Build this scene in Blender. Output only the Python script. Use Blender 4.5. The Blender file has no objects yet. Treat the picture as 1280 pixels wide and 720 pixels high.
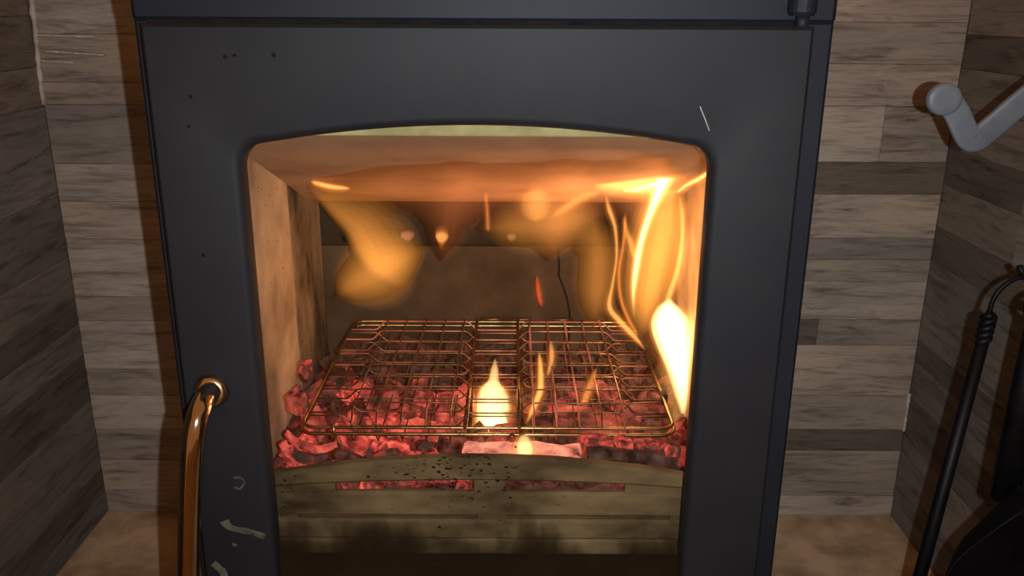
import bpy, bmesh, math, random
from mathutils import Vector, Matrix, noise
random.seed(11)
sc = bpy.context.scene
COL = sc.collection

# ------------------------------------------------------------------ camera
F_PX = 1090.0
PITCH = math.radians(17.8)
ROLL = math.radians(0.3)
H = 0.885                        # camera height above the hearth floor
Fv = Vector((0, math.cos(PITCH), -math.sin(PITCH)))
R0 = Vector((1, 0, 0)); U0 = R0.cross(Fv)
Rv = R0 * math.cos(ROLL) + U0 * math.sin(ROLL)
Uv = -R0 * math.sin(ROLL) + U0 * math.cos(ROLL)
EYE = Vector((0, 0, H))
cam_d = bpy.data.cameras.new('camera'); cam = bpy.data.objects.new('camera', cam_d); COL.objects.link(cam)
m = Matrix((Rv, Uv, -Fv)).transposed().to_4x4(); m.translation = EYE
cam.matrix_world = m
cam_d.sensor_width = 36.0; cam_d.lens = 36.0 * F_PX / 1280.0
cam_d.clip_start = 0.01
sc.camera = cam

def at(x, y, d):
    """world point seen at photo pixel (x, y), on the vertical plane Y = d"""
    r = Fv + Rv * ((x - 640) / F_PX) + Uv * ((360 - y) / F_PX)
    return EYE + r * (d / r.y)
def pxs(d):                       # metres per photo pixel around distance d
    return d / F_PX / 0.95

# ------------------------------------------------------------------ light
w = bpy.data.worlds.new('world'); sc.world = w; w.use_nodes = True
w.node_tree.nodes['Background'].inputs[0].default_value = (1.0, 0.42, 0.14, 1)   # dim warm room
w.node_tree.nodes['Background'].inputs[1].default_value = 0.42
fl = bpy.data.lights.new('phone_flash', 'SPOT'); flo = bpy.data.objects.new('phone_flash', fl); COL.objects.link(flo)
fl.energy = 37.0; fl.color = (0.93, 0.97, 1.0); fl.shadow_soft_size = 0.003
fl.spot_size = math.radians(106); fl.spot_blend = 1.0
flo.location = (0.036, 0.0, H - 0.004)
flo.rotation_euler = (math.radians(90 - 15), 0, 0)
sc.view_settings.view_transform = 'Standard'; sc.view_settings.look = 'None'
sc.view_settings.exposure = 0.0; sc.view_settings.gamma = 1.0; sc.view_settings.use_curve_mapping = False

# ------------------------------------------------------------------ helpers
def tag(o, label=None, cat=None, group=None, kind=None):
    if label: o['label'] = label
    if cat: o['category'] = cat
    if group: o['group'] = group
    if kind: o['kind'] = kind
    return o
def empty(name, loc=(0, 0, 0)):
    o = bpy.data.objects.new(name, None); COL.objects.link(o); o.location = loc
    o.empty_display_size = 0.05
    return o
def link(name, me, parent=None, mat=None):
    o = bpy.data.objects.new(name, me); COL.objects.link(o)
    if mat and not me.materials: me.materials.append(mat)
    if parent:
        o.parent = parent
        o.matrix_parent_inverse = Matrix.Translation(-parent.location)
    return o
def obj(name, bm, mat, parent=None, smooth=False):
    bmesh.ops.recalc_face_normals(bm, faces=bm.faces[:])
    me = bpy.data.meshes.new(name); bm.to_mesh(me); bm.free()
    if smooth:
        for p in me.polygons: p.use_smooth = True
    return link(name, me, parent, mat)
def box(bm, x0, x1, y0, y1, z0, z1, bev=0.0, seg=1):
    r = bmesh.ops.create_cube(bm, size=1.0)
    vs = r['verts']
    for v in vs:
        v.co = Vector(((x0 + x1) / 2 + v.co.x * (x1 - x0), (y0 + y1) / 2 + v.co.y * (y1 - y0), (z0 + z1) / 2 + v.co.z * (z1 - z0)))
    if bev > 0:
        es = list({e for v in vs for e in v.link_edges})
        bmesh.ops.bevel(bm, geom=es, offset=bev, segments=seg, affect='EDGES', profile=0.5)
    return bm
def catmull(P, n):
    """resample a list of equal-length tuples smoothly to n samples"""
    out = []
    k = len(P) - 1
    for i in range(n):
        t = i / (n - 1) * k; j = min(int(t), k - 1); f = t - j
        p0, p1, p2, p3 = P[max(j - 1, 0)], P[j], P[j + 1], P[min(j + 2, k)]
        out.append(tuple(0.5 * ((2 * b) + (-a + c) * f + (2 * a - 5 * b + 4 * c - d) * f * f + (-a + 3 * b - 3 * c + d) * f ** 3)
                         for a, b, c, d in zip(p0, p1, p2, p3)))
    return out
def tube(bm, pts, rad, sides=8, caps=True, closed=False):
    pts = [Vector(p) for p in pts]; n = len(pts)
    rads = rad if isinstance(rad, (list, tuple)) else [rad] * n
    rings = []; ref = None
    for i, p in enumerate(pts):
        a = pts[(i - 1) % n] if (closed or i > 0) else p
        b = pts[(i + 1) % n] if (closed or i < n - 1) else p
        t = (b - a).normalized()
        if ref is None:
            ref = Vector((0, 0, 1)) if abs(t.z) < 0.9 else Vector((1, 0, 0))
        u = (ref - t * ref.dot(t)).normalized(); ref = u; v = t.cross(u)
        rings.append([bm.verts.new(p + (u * math.cos(2 * math.pi * k / sides) + v * math.sin(2 * math.pi * k / sides)) * rads[i]) for k in range(sides)])
    for i in range(n if closed else n - 1):
        A, B = rings[i], rings[(i + 1) % n]
        for k in range(sides):
            bm.faces.new((A[k], A[(k + 1) % sides], B[(k + 1) % sides], B[k]))
    if caps and not closed:
        bm.faces.new(rings[0][::-1]); bm.faces.new(rings[-1])
    return bm
def prism(bm, poly, y0, y1):
    """extrude an (x, z) outline from y0 to y1"""
    a = [bm.verts.new((x, y0, z)) for x, z in poly]; b = [bm.verts.new((x, y1, z)) for x, z in poly]
    bm.faces.new(a); bm.faces.new(b[::-1])
    for i in range(len(poly)):
        j = (i + 1) % len(poly); bm.faces.new((a[i], b[i], b[j], a[j]))
    return bm

# ------------------------------------------------------------------ materials
def mat(name):
    mt = bpy.data.materials.new(name); mt.use_nodes = True
    nt = mt.node_tree; b = nt.nodes['Principled BSDF']
    return mt, nt, b
def N(nt, typ, **kw):
    n = nt.nodes.new(typ)
    for k, v in kw.items(): setattr(n, k, v)
    return n
def ramp(nt, stops):
    r = N(nt, 'ShaderNodeValToRGB'); e = r.color_ramp.elements
    while len(e) < len(stops): e.new(0.5)
    for i, (p, c) in enumerate(stops):
        e[i].position = p; e[i].color = (*c, 1) if len(c) == 3 else c
    return r
def mapped_noise(nt, scale, detail=4, rough=0.55, coord='Object', stretch=(1, 1, 1), per_object=False, distortion=0.0):
    tc = N(nt, 'ShaderNodeTexCoord'); mp = N(nt, 'ShaderNodeMapping'); mp.inputs['Scale'].default_value = stretch
    nt.links.new(tc.outputs[coord], mp.inputs['Vector'])
    if per_object:
        oi = N(nt, 'ShaderNodeObjectInfo'); ml = N(nt, 'ShaderNodeMath', operation='MULTIPLY'); ml.inputs[1].default_value = 37.0
        cb = N(nt, 'ShaderNodeCombineXYZ')
        nt.links.new(oi.outputs['Random'], ml.inputs[0])
        for i in range(3): nt.links.new(ml.outputs[0], cb.inputs[i])
        nt.links.new(cb.outputs[0], mp.inputs['Location'])
    nz = N(nt, 'ShaderNodeTexNoise'); nz.inputs['Scale'].default_value = scale
    nz.inputs['Detail'].default_value = detail; nz.inputs['Roughness'].default_value = rough
    nz.inputs['Distortion'].default_value = distortion
    nt.links.new(mp.outputs[0], nz.inputs['Vector'])
    return nz
def mix_rgb(nt, a, b, fac, blend='MIX'):
    mx = N(nt, 'ShaderNodeMix', data_type='RGBA', blend_type=blend)
    for sock, v in ((mx.inputs[0], fac), (mx.inputs[6], a), (mx.inputs[7], b)):
        if hasattr(v, 'is_output') or isinstance(v, bpy.types.NodeSocket): nt.links.new(v, sock)
        elif isinstance(v, (int, float)): sock.default_value = v
        else: sock.default_value = (*v, 1) if len(v) == 3 else v
    return mx.outputs[2]
def bump(nt, b, h, strength=0.3, dist=0.002):
    bp = N(nt, 'ShaderNodeBump'); bp.inputs['Strength'].default_value = strength; bp.inputs['Distance'].default_value = dist
    nt.links.new(h, bp.inputs['Height']); nt.links.new(bp.outputs[0], b.inputs['Normal'])

def wood_tile():
    mt, nt, b = mat('wood_look_tile')
    oi = N(nt, 'ShaderNodeObjectInfo')
    grain = mapped_noise(nt, 7.0, 8, 0.7, stretch=(1.1, 9, 9), per_object=True, distortion=0.7)
    fine = mapped_noise(nt, 60.0, 4, 0.7, stretch=(0.5, 10, 10), per_object=True)
    patch = mapped_noise(nt, 5.0, 3, 0.5, stretch=(1, 2.5, 2.5), per_object=True)
    g = ramp(nt, [(0.32, (0.42, 0.39, 0.37)), (0.50, (0.95, 0.95, 0.95)), (0.75, (1.15, 1.12, 1.08))])
    nt.links.new(grain.outputs['Fac'], g.inputs[0])
    f = ramp(nt, [(0.34, (0.62, 0.59, 0.56)), (0.50, (1, 1, 1))]); nt.links.new(fine.outputs['Fac'], f.inputs[0])
    p = ramp(nt, [(0.3, (0.80, 0.80, 0.82)), (0.7, (1.12, 1.10, 1.05))]); nt.links.new(patch.outputs['Fac'], p.inputs[0])
    c = mix_rgb(nt, oi.outputs['Color'], g.outputs[0], 1.0, 'MULTIPLY')
    c = mix_rgb(nt, c, f.outputs[0], 0.7, 'MULTIPLY')
    c = mix_rgb(nt, c, p.outputs[0], 1.0, 'MULTIPLY')
    nt.links.new(c, b.inputs['Base Color'])
    b.inputs['Roughness'].default_value = 0.75; b.inputs['Specular IOR Level'].default_value = 0.2
    bump(nt, b, grain.outputs['Fac'], 0.25, 0.001)
    return mt
M = {}
M['tile'] = wood_tile()

def simple(name, c0, c1, scale=20, rough=0.6, metal=0.0, spec=0.5, stretch=(1, 1, 1), detail=5, lo=0.35, hi=0.65, bmp=0.15, bdist=0.001, coord='Object', per_object=False):
    mt, nt, b = mat(name)
    nz = mapped_noise(nt, scale, detail, 0.6, stretch=stretch, coord=coord, per_object=per_object)
    r = ramp(nt, [(lo, c0), (hi, c1)]); nt.links.new(nz.outputs['Fac'], r.inputs[0])
    nt.links.new(r.outputs[0], b.inputs['Base Color'])
    b.inputs['Roughness'].default_value = rough; b.inputs['Metallic'].default_value = metal
    b.inputs['Specular IOR Level'].default_value = spec
    if bmp: bump(nt, b, nz.outputs['Fac'], bmp, bdist)
    return mt
M['grout'] = simple('grout', (0.06, 0.05, 0.045), (0.12, 0.10, 0.09), 40, 0.9, spec=0.1)
M['caulk'] = simple('pale_grout', (0.32, 0.30, 0.27), (0.5, 0.48, 0.44), 60, 0.8, spec=0.2, bmp=0.6)
M['hearth'] = simple('hearth_stone', (0.22, 0.14, 0.08), (0.56, 0.40, 0.25), 11, 0.6, spec=0.3, detail=8, lo=0.3, hi=0.62, bmp=0.2)
M['paint'] = simple('stove_paint', (0.0058, 0.0066, 0.0088), (0.0085, 0.0092, 0.0112), 9, 0.62, spec=0.22, bmp=0.08, detail=8)
M['paint_blue'] = simple('stove_body_paint', (0.0045, 0.0060, 0.0105), (0.0065, 0.0088, 0.0142), 9, 0.6, spec=0.2, bmp=0.08, detail=8)
M['gap'] = simple('shadow_soot_black', (0.004, 0.003, 0.003), (0.009, 0.007, 0.006), 50, 0.9, spec=0.1)  # black for the painted gap shadow, soot specks and paint chips
M['smear'] = simple('dried_smear', (0.022, 0.024, 0.018), (0.075, 0.078, 0.058), 60, 0.7, spec=0.3, detail=6)
M['scratch'] = simple('scratch', (0.16, 0.16, 0.15), (0.25, 0.24, 0.22), 60, 0.5)
M['brick_mid'] = simple('stained_firebrick', (0.035, 0.027, 0.02), (0.36, 0.27, 0.18), 6, 0.9, spec=0.1, detail=9, lo=0.38, hi=0.62, bmp=0.5, bdist=0.002, stretch=(1, 1, 0.6))
M['brick'] = simple('firebrick', (0.17, 0.115, 0.07), (0.46, 0.35, 0.235), 9, 0.9, spec=0.1, detail=9, lo=0.3, hi=0.6, bmp=0.5, bdist=0.002)
M['brick_soot'] = simple('sooty_firebrick', (0.022, 0.015, 0.010), (0.10, 0.068, 0.042), 7, 0.9, spec=0.1, detail=9, lo=0.35, hi=0.72, bmp=0.5, bdist=0.002)
M['baffle'] = simple('baffle_board', (0.22, 0.14, 0.09), (0.38, 0.27, 0.185), 6, 0.9, spec=0.1, detail=8, bmp=0.3)
M['baffle_edge'] = simple('baffle_edge', (0.22, 0.20, 0.10), (0.34, 0.31, 0.16), 25, 0.9, spec=0.1, detail=6, bmp=0.4)
M['iron'] = simple('sooty_iron', (0.008, 0.006, 0.0045), (0.024, 0.018, 0.013), 14, 0.8, spec=0.2, detail=6)
M['guard'] = simple('ash_dusted_iron', (0.020, 0.014, 0.007), (0.150, 0.110, 0.058), 8, 0.85, spec=0.15, detail=8, lo=0.32, hi=0.66, stretch=(1, 1, 2.5), bmp=0.3)
M['black_iron'] = simple('black_wrought_iron', (0.0015, 0.0015, 0.002), (0.0035, 0.0035, 0.0045), 30, 0.5, spec=0.13)
M['grey_metal'] = simple('grey_cast_metal', (0.082, 0.100, 0.120), (0.118, 0.138, 0.160), 26, 0.5, metal=0.0, spec=0.5, detail=6)
M['brass'] = simple('brass', (0.50, 0.40, 0.24), (0.6, 0.48, 0.3), 20, 0.2, metal=1.0, bmp=0.0)
M['chrome'] = simple('polished_handle', (0.40, 0.34, 0.27), (0.46, 0.39, 0.31), 20, 0.13, metal=1.0, bmp=0.0)
M['ash'] = simple('ash', (0.10, 0.07, 0.055), (0.34, 0.25, 0.19), 16, 0.95, spec=0.05, detail=8, bmp=0.6)

def ember_mat(name, crust0, crust1, stops, scale, strength):
    mt, nt, b = mat(name)
    oi = N(nt, 'ShaderNodeObjectInfo')
    nz = mapped_noise(nt, scale, 6, 0.62, per_object=True, distortion=0.6)
    r = ramp(nt, stops); nt.links.new(nz.outputs['Fac'], r.inputs[0])
    cn = mapped_noise(nt, scale * 1.7, 6, 0.6, per_object=True)
    cr = ramp(nt, [(0.35, crust0), (0.7, crust1)]); nt.links.new(cn.outputs['Fac'], cr.inputs[0])
    nt.links.new(cr.outputs[0], b.inputs['Base Color'])
    sep = N(nt, 'ShaderNodeSeparateColor'); nt.links.new(oi.outputs['Color'], sep.inputs[0])
    ml = N(nt, 'ShaderNodeMath', operation='MULTIPLY'); ml.inputs[1].default_value = strength
    nt.links.new(sep.outputs[0], ml.inputs[0])
    nt.links.new(r.outputs[0], b.inputs['Emission Color']); nt.links.new(ml.outputs[0], b.inputs['Emission Strength'])
    b.inputs['Roughness'].default_value = 0.95; b.inputs['Specular IOR Level'].default_value = 0.05
    bump(nt, b, cn.outputs['Fac'], 0.6, 0.03 if scale < 5 else 0.002)
    return mt
EST = [(0.36, (0.006, 0.001, 0.001)), (0.46, (0.16, 0.012, 0.009)), (0.56, (0.62, 0.055, 0.042)), (0.70, (1.0, 0.20, 0.11)), (0.80, (1.3, 0.5, 0.28))]
M['ember'] = ember_mat('glowing_charcoal', (0.012, 0.008, 0.007), (0.13, 0.085, 0.07), EST, 1.7, 1.0)      # unit-sized chunk meshes
M['ember_fine'] = ember_mat('glowing_crumbs', (0.012, 0.008, 0.007), (0.10, 0.065, 0.055), EST, 34, 1.0)   # meshes in metres
M['log'] = ember_mat('burning_log', (0.10, 0.07, 0.06), (0.42, 0.30, 0.25),
    [(0.30, (0.05, 0.005, 0.003)), (0.42, (0.40, 0.07, 0.045)), (0.6, (0.70, 0.20, 0.13)), (0.8, (1.0, 0.40, 0.25))], 42, 1.0)

def wire_mat():
    mt, nt, b = mat('grill_wire')
    oi = N(nt, 'ShaderNodeObjectInfo'); sep = N(nt, 'ShaderNodeSeparateColor'); nt.links.new(oi.outputs['Color'], sep.inputs[0])
    nz = mapped_noise(nt, 45, 4, 0.6, per_object=True)
    c = ramp(nt, [(0.35, (0.04, 0.022, 0.012)), (0.65, (0.17, 0.105, 0.05))]); nt.links.new(nz.outputs['Fac'], c.inputs[0])
    nt.links.new(c.outputs[0], b.inputs['Base Color'])
    b.inputs['Metallic'].default_value = 0.85; b.inputs['Roughness'].default_value = 0.38
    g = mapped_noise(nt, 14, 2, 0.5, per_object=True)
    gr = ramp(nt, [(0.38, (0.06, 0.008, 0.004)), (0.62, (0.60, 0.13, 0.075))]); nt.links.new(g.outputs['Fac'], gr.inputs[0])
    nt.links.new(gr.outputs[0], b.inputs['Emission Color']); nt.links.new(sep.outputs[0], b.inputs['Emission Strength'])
    return mt
M['wire'] = wire_mat()

def glass_mat():
    mt = bpy.data.materials.new('stove_glass'); mt.use_nodes = True; nt = mt.node_tree
    nt.nodes.clear()
    out = N(nt, 'ShaderNodeOutputMaterial'); tr = N(nt, 'ShaderNodeBsdfTransparent'); tr.inputs[0].default_value = (0.985, 0.985, 0.96, 1)
    gl = N(nt, 'ShaderNodeBsdfGlossy'); gl.inputs['Roughness'].default_value = 0.04
    mx = N(nt, 'ShaderNodeMixShader'); mx.inputs[0].default_value = 0.025
    nt.links.new(tr.outputs[0], mx.inputs[1]); nt.links.new(gl.outputs[0], mx.inputs[2])
    # soot baked onto the bottom of the pane, ragged upper edge
    tc = N(nt, 'ShaderNodeTexCoord'); sp = N(nt, 'ShaderNodeSeparateXYZ'); nt.links.new(tc.outputs['Object'], sp.inputs[0])
    nz = mapped_noise(nt, 9, 5, 0.6, stretch=(1.6, 1, 0.5))
    ad = N(nt, 'ShaderNodeMath', operation='MULTIPLY_ADD'); ad.inputs[1].default_value = 0.17
    nt.links.new(nz.outputs['Fac'], ad.inputs[0]); nt.links.new(sp.outputs[2], ad.inputs[2])
    mr = N(nt, 'ShaderNodeMapRange'); mr.inputs[1].default_value = 0.472; mr.inputs[2].default_value = 0.41
    mr.inputs[3].default_value = 0.0; mr.inputs[4].default_value = 0.93
    nt.links.new(ad.outputs[0], mr.inputs[0])
    df = N(nt, 'ShaderNodeBsdfDiffuse'); df.inputs[0].default_value = (0.016, 0.010, 0.005, 1)
    m2 = N(nt, 'ShaderNodeMixShader'); nt.links.new(mr.outputs[0], m2.inputs[0])
    nt.links.new(mx.outputs[0], m2.inputs[1]); nt.links.new(df.outputs[0], m2.inputs[2])
    nt.links.new(m2.outputs[0], out.inputs['Surface'])
    return mt
M['glass'] = glass_mat()

# ------------------------------------------------------------------ the alcove
B = 1.40                                  # back wall distance
XL = at(35, 0, B).x; XR = at(1215, 0, B).x
ZT = H + 0.22
def wall(name, x0, x1, y0, y1, z0, z1):
    return tag(obj(name, box(bmesh.new(), x0, x1, y0, y1, z0, z1), M['grout']), kind='structure')
floor = tag(obj('floor', box(bmesh.new(), XL - 0.1, XR + 0.1, -0.6, B + 0.05, -0.05, 0.0), M['hearth']), kind='structure')
wb = wall('wall_back', XL - 0.1, XR + 0.1, B + 0.010, B + 0.08, 0.0, ZT)
wl = wall('wall_left', XL - 0.10, XL - 0.010, 0.15, B + 0.010, 0.0, ZT)
wr = wall('wall_right', XR + 0.010, XR + 0.10, 0.15, B + 0.010, 0.0, ZT)

def plank(parent, origin, xdir, nrm, length, height, color, proud):
    """a chamfered tile strip: local X along its length, local Z up, local -Y outwards"""
    g = 0.00025; c = 0.0006; t = 0.009 + proud
    bm = bmesh.new()
    back = [(g, 0, g), (length - g, 0, g), (length - g, 0, height - g), (g, 0, height - g)]
    mid = [(x, -(t - c), z) for x, _, z in back]
    fr = [(g + c, -t, g + c), (length - g - c, -t, g + c), (length - g - c, -t, height - g - c), (g + c, -t, height - g - c)]
    V = [[bm.verts.new(p) for p in ring] for ring in (back, mid, fr)]
    bm.faces.new(V[2])
    bm.faces.new(V[0])
    for a, b_ in ((0, 1), (1, 2)):
        for i in range(4):
            j = (i + 1) % 4; bm.faces.new((V[a][i], V[a][j], V[b_][j], V[b_][i]))
    bmesh.ops.recalc_face_normals(bm, faces=bm.faces[:])
    me = bpy.data.meshes.new('plank'); bm.to_mesh(me); bm.free(); me.materials.append(M['tile'])
    o = bpy.data.objects.new('plank', me); COL.objects.link(o)
    o.parent = parent
    yl = -Vector(nrm); xl = Vector(xdir)
    R = Matrix((xl, yl, Vector((0, 0, 1)))).transposed().to_4x4(); R.translation = Vector(origin)
    o.matrix_world = R
    o.color = (*color, 1)
    return o

LT = (0.38, 0.33, 0.275); MD = (0.29, 0.25, 0.205); GR = (0.215, 0.195, 0.172); DK = (0.13, 0.108, 0.088); PK = (0.37, 0.305, 0.245); GY = (0.31, 0.29, 0.26)
rnd = random.Random(5)
def rows(ys, x, d):
    return [at(x, y, d).z for y in ys]
def pr(): return rnd.uniform(0.0, 0.0016)
# back wall, left of the stove
zb = [ZT] + rows([43, 103, 131, 205, 252, 299, 371, 401, 461, 494, 536, 575, 612], 130, B) + [0.0]
cb = [GY, MD, MD, GR, LT, PK, LT, MD, LT, MD, LT, MD, PK, MD]
XM = -0.10
for i, c in enumerate(cb):
    j = c
    plank(wb, (XL, B + 0.010, zb[i + 1]), (1, 0, 0), (0, -1, 0), XM - XL, zb[i] - zb[i + 1], j, pr())
# back wall, right of the stove
zb = [ZT] + rows([28, 80, 133, 203, 243, 298, 325, 352, 400, 432, 495, 537, 564, 620], 1100, B) + [0.0]
cb = [PK, MD, PK, LT, DK, PK, GR, MD, LT, MD, PK, MD, DK, MD, LT]
xs = at(1103, 170, B).x
for i, c in enumerate(cb):
    z0 = zb[i + 1]; h = zb[i] - z0
    if i == 3:
        plank(wb, (XM, B + 0.010, z0), (1, 0, 0), (0, -1, 0), xs - XM, h, LT, pr())
        plank(wb, (xs, B + 0.010, z0), (1, 0, 0), (0, -1, 0), XR - xs, h, MD, pr())
    elif i == 9:
        x2 = at(1022, 415, B).x
        plank(wb, (XM, B + 0.010, z0), (1, 0, 0), (0, -1, 0), x2 - XM, h, DK, pr())
        plank(wb, (x2, B + 0.010, z0), (1, 0, 0), (0, -1, 0), XR - x2, h, c, pr())
    else:
        plank(wb, (XM, B + 0.010, z0), (1, 0, 0), (0, -1, 0), XR - XM, h, c, pr())
# left wall: rows meet the back corner; each row is cut into boards along its length
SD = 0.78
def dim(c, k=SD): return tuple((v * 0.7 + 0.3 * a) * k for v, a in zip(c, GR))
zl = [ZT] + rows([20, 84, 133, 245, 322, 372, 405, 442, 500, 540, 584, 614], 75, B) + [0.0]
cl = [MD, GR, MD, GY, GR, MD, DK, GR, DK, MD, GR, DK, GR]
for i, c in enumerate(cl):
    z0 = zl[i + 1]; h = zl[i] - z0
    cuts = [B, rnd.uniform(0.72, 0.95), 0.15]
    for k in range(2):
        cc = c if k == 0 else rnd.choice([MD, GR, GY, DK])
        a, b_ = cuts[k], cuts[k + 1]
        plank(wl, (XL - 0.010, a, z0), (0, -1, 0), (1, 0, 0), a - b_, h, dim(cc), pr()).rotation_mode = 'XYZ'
# right wall
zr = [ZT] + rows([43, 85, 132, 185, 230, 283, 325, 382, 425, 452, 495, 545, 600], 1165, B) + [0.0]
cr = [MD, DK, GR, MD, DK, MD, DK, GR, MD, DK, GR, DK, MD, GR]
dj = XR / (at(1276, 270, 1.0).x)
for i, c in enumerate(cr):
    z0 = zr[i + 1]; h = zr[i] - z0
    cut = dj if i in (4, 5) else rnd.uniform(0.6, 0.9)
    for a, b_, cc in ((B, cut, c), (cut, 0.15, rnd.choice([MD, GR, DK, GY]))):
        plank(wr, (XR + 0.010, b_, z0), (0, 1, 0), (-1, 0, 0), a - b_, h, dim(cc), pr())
# pale grout smeared down the corners
def smear_bead(name, pts, r, flat):
    bm = bmesh.new(); P = catmull(pts, 26)
    tube(bm, P, [r * (0.7 + 0.6 * noise.noise(Vector((k * 0.9, r * 50, 1.0))) + 0.25) for k in range(26)], 8)
    for v in bm.verts: v.co += Vector((noise.noise(v.co * 90), 0, noise.noise(v.co * 70 + Vector((5, 0, 0))))) * r * 0.35
    return tag(obj(name, bm, M['caulk'], None, True), kind='structure')
smear_bead('trim_1', [at(36, -40, B - 0.002), at(44, 40, B - 0.002), at(49, 90, B - 0.002), at(54, 130, B - 0.002)], 0.0042, 1)
smear_bead('trim_2', [at(1137, 492, B - 0.001), at(1134, 515, B - 0.001), at(1130, 538, B - 0.001)], 0.0035, 1)
for (x0, y0, x1, y1) in ((46, 44, 118, 46), (56, 64, 130, 69), (52, 76, 92, 79)):
    k = smear_bead('trim_3', [at(x0, y0, B - 0.0015), at((x0 + x1) / 2, (y0 + y1) / 2, B - 0.0015), at(x1, y1, B - 0.0015)], 0.0016, 1)

# ------------------------------------------------------------------ the stove
D = 0.74                                  # front face of the door
stove = tag(empty('wood_stove', (-0.03, 0.98, 0)), 'black steel wood stove with arched glass door and a fire burning inside', 'stove')
SX0, SX1 = at(163, 0, 0.762).x, at(1047, 0, 0.762).x
SZ1 = H + 0.055; SZ0 = 0.10
# firebox inside faces
BX0, BX1, BY1 = -0.272, 0.216, 1.205
bm = bmesh.new()
FY = 0.762
box(bm, SX0, BX0 - 0.022, FY, 1.27, SZ0, SZ1, 0.003)             # left cheek
box(bm, BX1 + 0.022, SX1, FY, 1.27, SZ0, SZ1, 0.003)             # right cheek
box(bm, SX0, SX1, BY1 + 0.03, 1.275, SZ0, SZ1, 0.003)            # back
obj('body', bm, M['paint_blue'], stove)
bm = bmesh.new(); box(bm, SX0, SX1, FY - 0.004, 1.27, H - 0.012, SZ1, 0.004)
obj('top_box', bm, M['paint_blue'], stove)
bm = bmesh.new(); box(bm, SX0 - 0.01, SX1 + 0.01, 0.745, 1.285, SZ1, SZ1 + 0.012, 0.003)
obj('top_plate', bm, M['paint_blue'], stove)
bm = bmesh.new(); box(bm, SX0, SX1, FY, 1.27, SZ0, 0.255, 0.004)
obj('ash_box', bm, M['paint_blue'], stove)
for x in (SX0 + 0.03, SX1 - 0.03):
    for y in (0.80, 1.23):
        bm = bmesh.new(); tube(bm, [(x, y, 0.0), (x, y, 0.012), (x, y, 0.10)], [0.026, 0.018, 0.022], 12); obj('leg', bm, M['paint'], stove)
# black strip behind the door top, painting in the shadow of the gap
bm = bmesh.new()
gz = H - 0.013
box(bm, SX0 + 0.012, SX1 - 0.024, FY - 0.002, FY + 0.004, gz - 0.035, gz + 0.006)
obj('gap_shadow_strip', bm, M['gap'], stove)

# door: a plate with an arched opening
DX0, DX1 = at(173, 30, D).x, at(1020, 30, D).x
DZ1 = at(600, 31, D).z; DZ0 = 0.235
OX0, OX1 = -0.2325, 0.1700
OZ0 = 0.285
zc = at(600, 158, D).z; ze = at(310, 186, D).z
cx = (OX0 + OX1) / 2; hw = (OX1 - OX0) / 2
def arch_z(x):                             # circular arc
    s = zc - ze; R = (hw * hw + s * s) / (2 * s)
    return zc - R + math.sqrt(max(R * R - (x - cx) ** 2, 0))
def opening(off):
    """outline of the opening, grown by off"""
    pts = []; r = 0.022
    x0, x1, z0 = OX0 - off, OX1 + off, OZ0 - off
    for k in range(7):
        a = math.pi * 1.5 - k / 6 * math.pi / 2; pts.append((x0 + r + r * math.cos(a), z0 + r + r * math.sin(a)))
    ztl = arch_z(OX0 + r) + off
    for k in range(9):
        a = math.pi - k / 8 * (math.pi / 2 - 0.13); pts.append((x0 + r + r * math.cos(a), ztl - r + r * math.sin(a)))
    n = 30
    for k in range(1, n):
        x = OX0 + r + (OX1 - OX0 - 2 * r) * k / n
        pts.append((x, arch_z(x) + off))
    for k in range(9):
        a = math.pi / 2 - 0.13 - k / 8 * (math.pi / 2 - 0.13); pts.append((x1 - r + r * math.cos(a), ztl - r + r * math.sin(a)))
    for k in range(7):
        a = -k / 6 * math.pi / 2; pts.append((x1 - r + r * math.cos(a), z0 + r + r * math.sin(a)))
    return pts
def outer(n_pts, inset):
    """matching points on the outer rectangle, one per opening point"""
    x0, x1, z0, z1 = DX0 + inset, DX1 - inset, DZ0 + inset, DZ1 - inset
    c = Vector(((DX0 + DX1) / 2, 0, (DZ0 + DZ1) / 2)); out = []
    op = opening(0)
    for (x, z) in op:
        dx, dz = x - cx, z - (OZ0 + zc) / 2
        sx = (x1 - cx) / dx if dx > 0 else ((x0 - cx) / dx if dx < 0 else 1e9)
        mz = (OZ0 + zc) / 2
        sz = (z1 - mz) / dz if dz > 0 else ((z0 - mz) / dz if dz < 0 else 1e9)
        s = min(sx, sz); out.append([cx + dx * s, mz + dz * s])
    for (qx, qz) in ((x0, z0), (x0, z1), (x1, z1), (x1, z0)):
        i = min(range(len(out)), key=lambda k: (out[k][0] - qx) ** 2 + (out[k][1] - qz) ** 2); out[i] = [qx, qz]
    return [tuple(p) for p in out]
bm = bmesh.new()
TH = 0.020
loops = []
nO = len(opening(0))
prof = [('o', 0.003, D), ('i', 0.0075, D), ('i', 0.0055, D + 0.0006), ('i', 0.003, D + 0.002), ('i', 0.001, D + 0.0045), ('i', 0.0, D + 0.008), ('i', 0.0, D + TH), ('o', 0.0, D + TH), ('o', 0.0, D + 0.003)]
for kind, off, y in prof:
    P = opening(off) if kind == 'i' else outer(nO, off)
    loops.append([bm.verts.new((x, y, z)) for x, z in P])
for a in range(len(loops)):
    A, Bq = loops[a], loops[(a + 1) % len(loops)]
    for i in range(nO):
        j = (i + 1) % nO; bm.faces.new((A[i], A[j], Bq[j], Bq[i]))
bmesh.ops.recalc_face_normals(bm, faces=bm.faces[:])
door = obj('door', bm, M['paint'], stove)
for p in door.data.polygons:
    p.use_smooth = True
door.data.set_sharp_from_angle(angle=math.radians(35))
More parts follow.
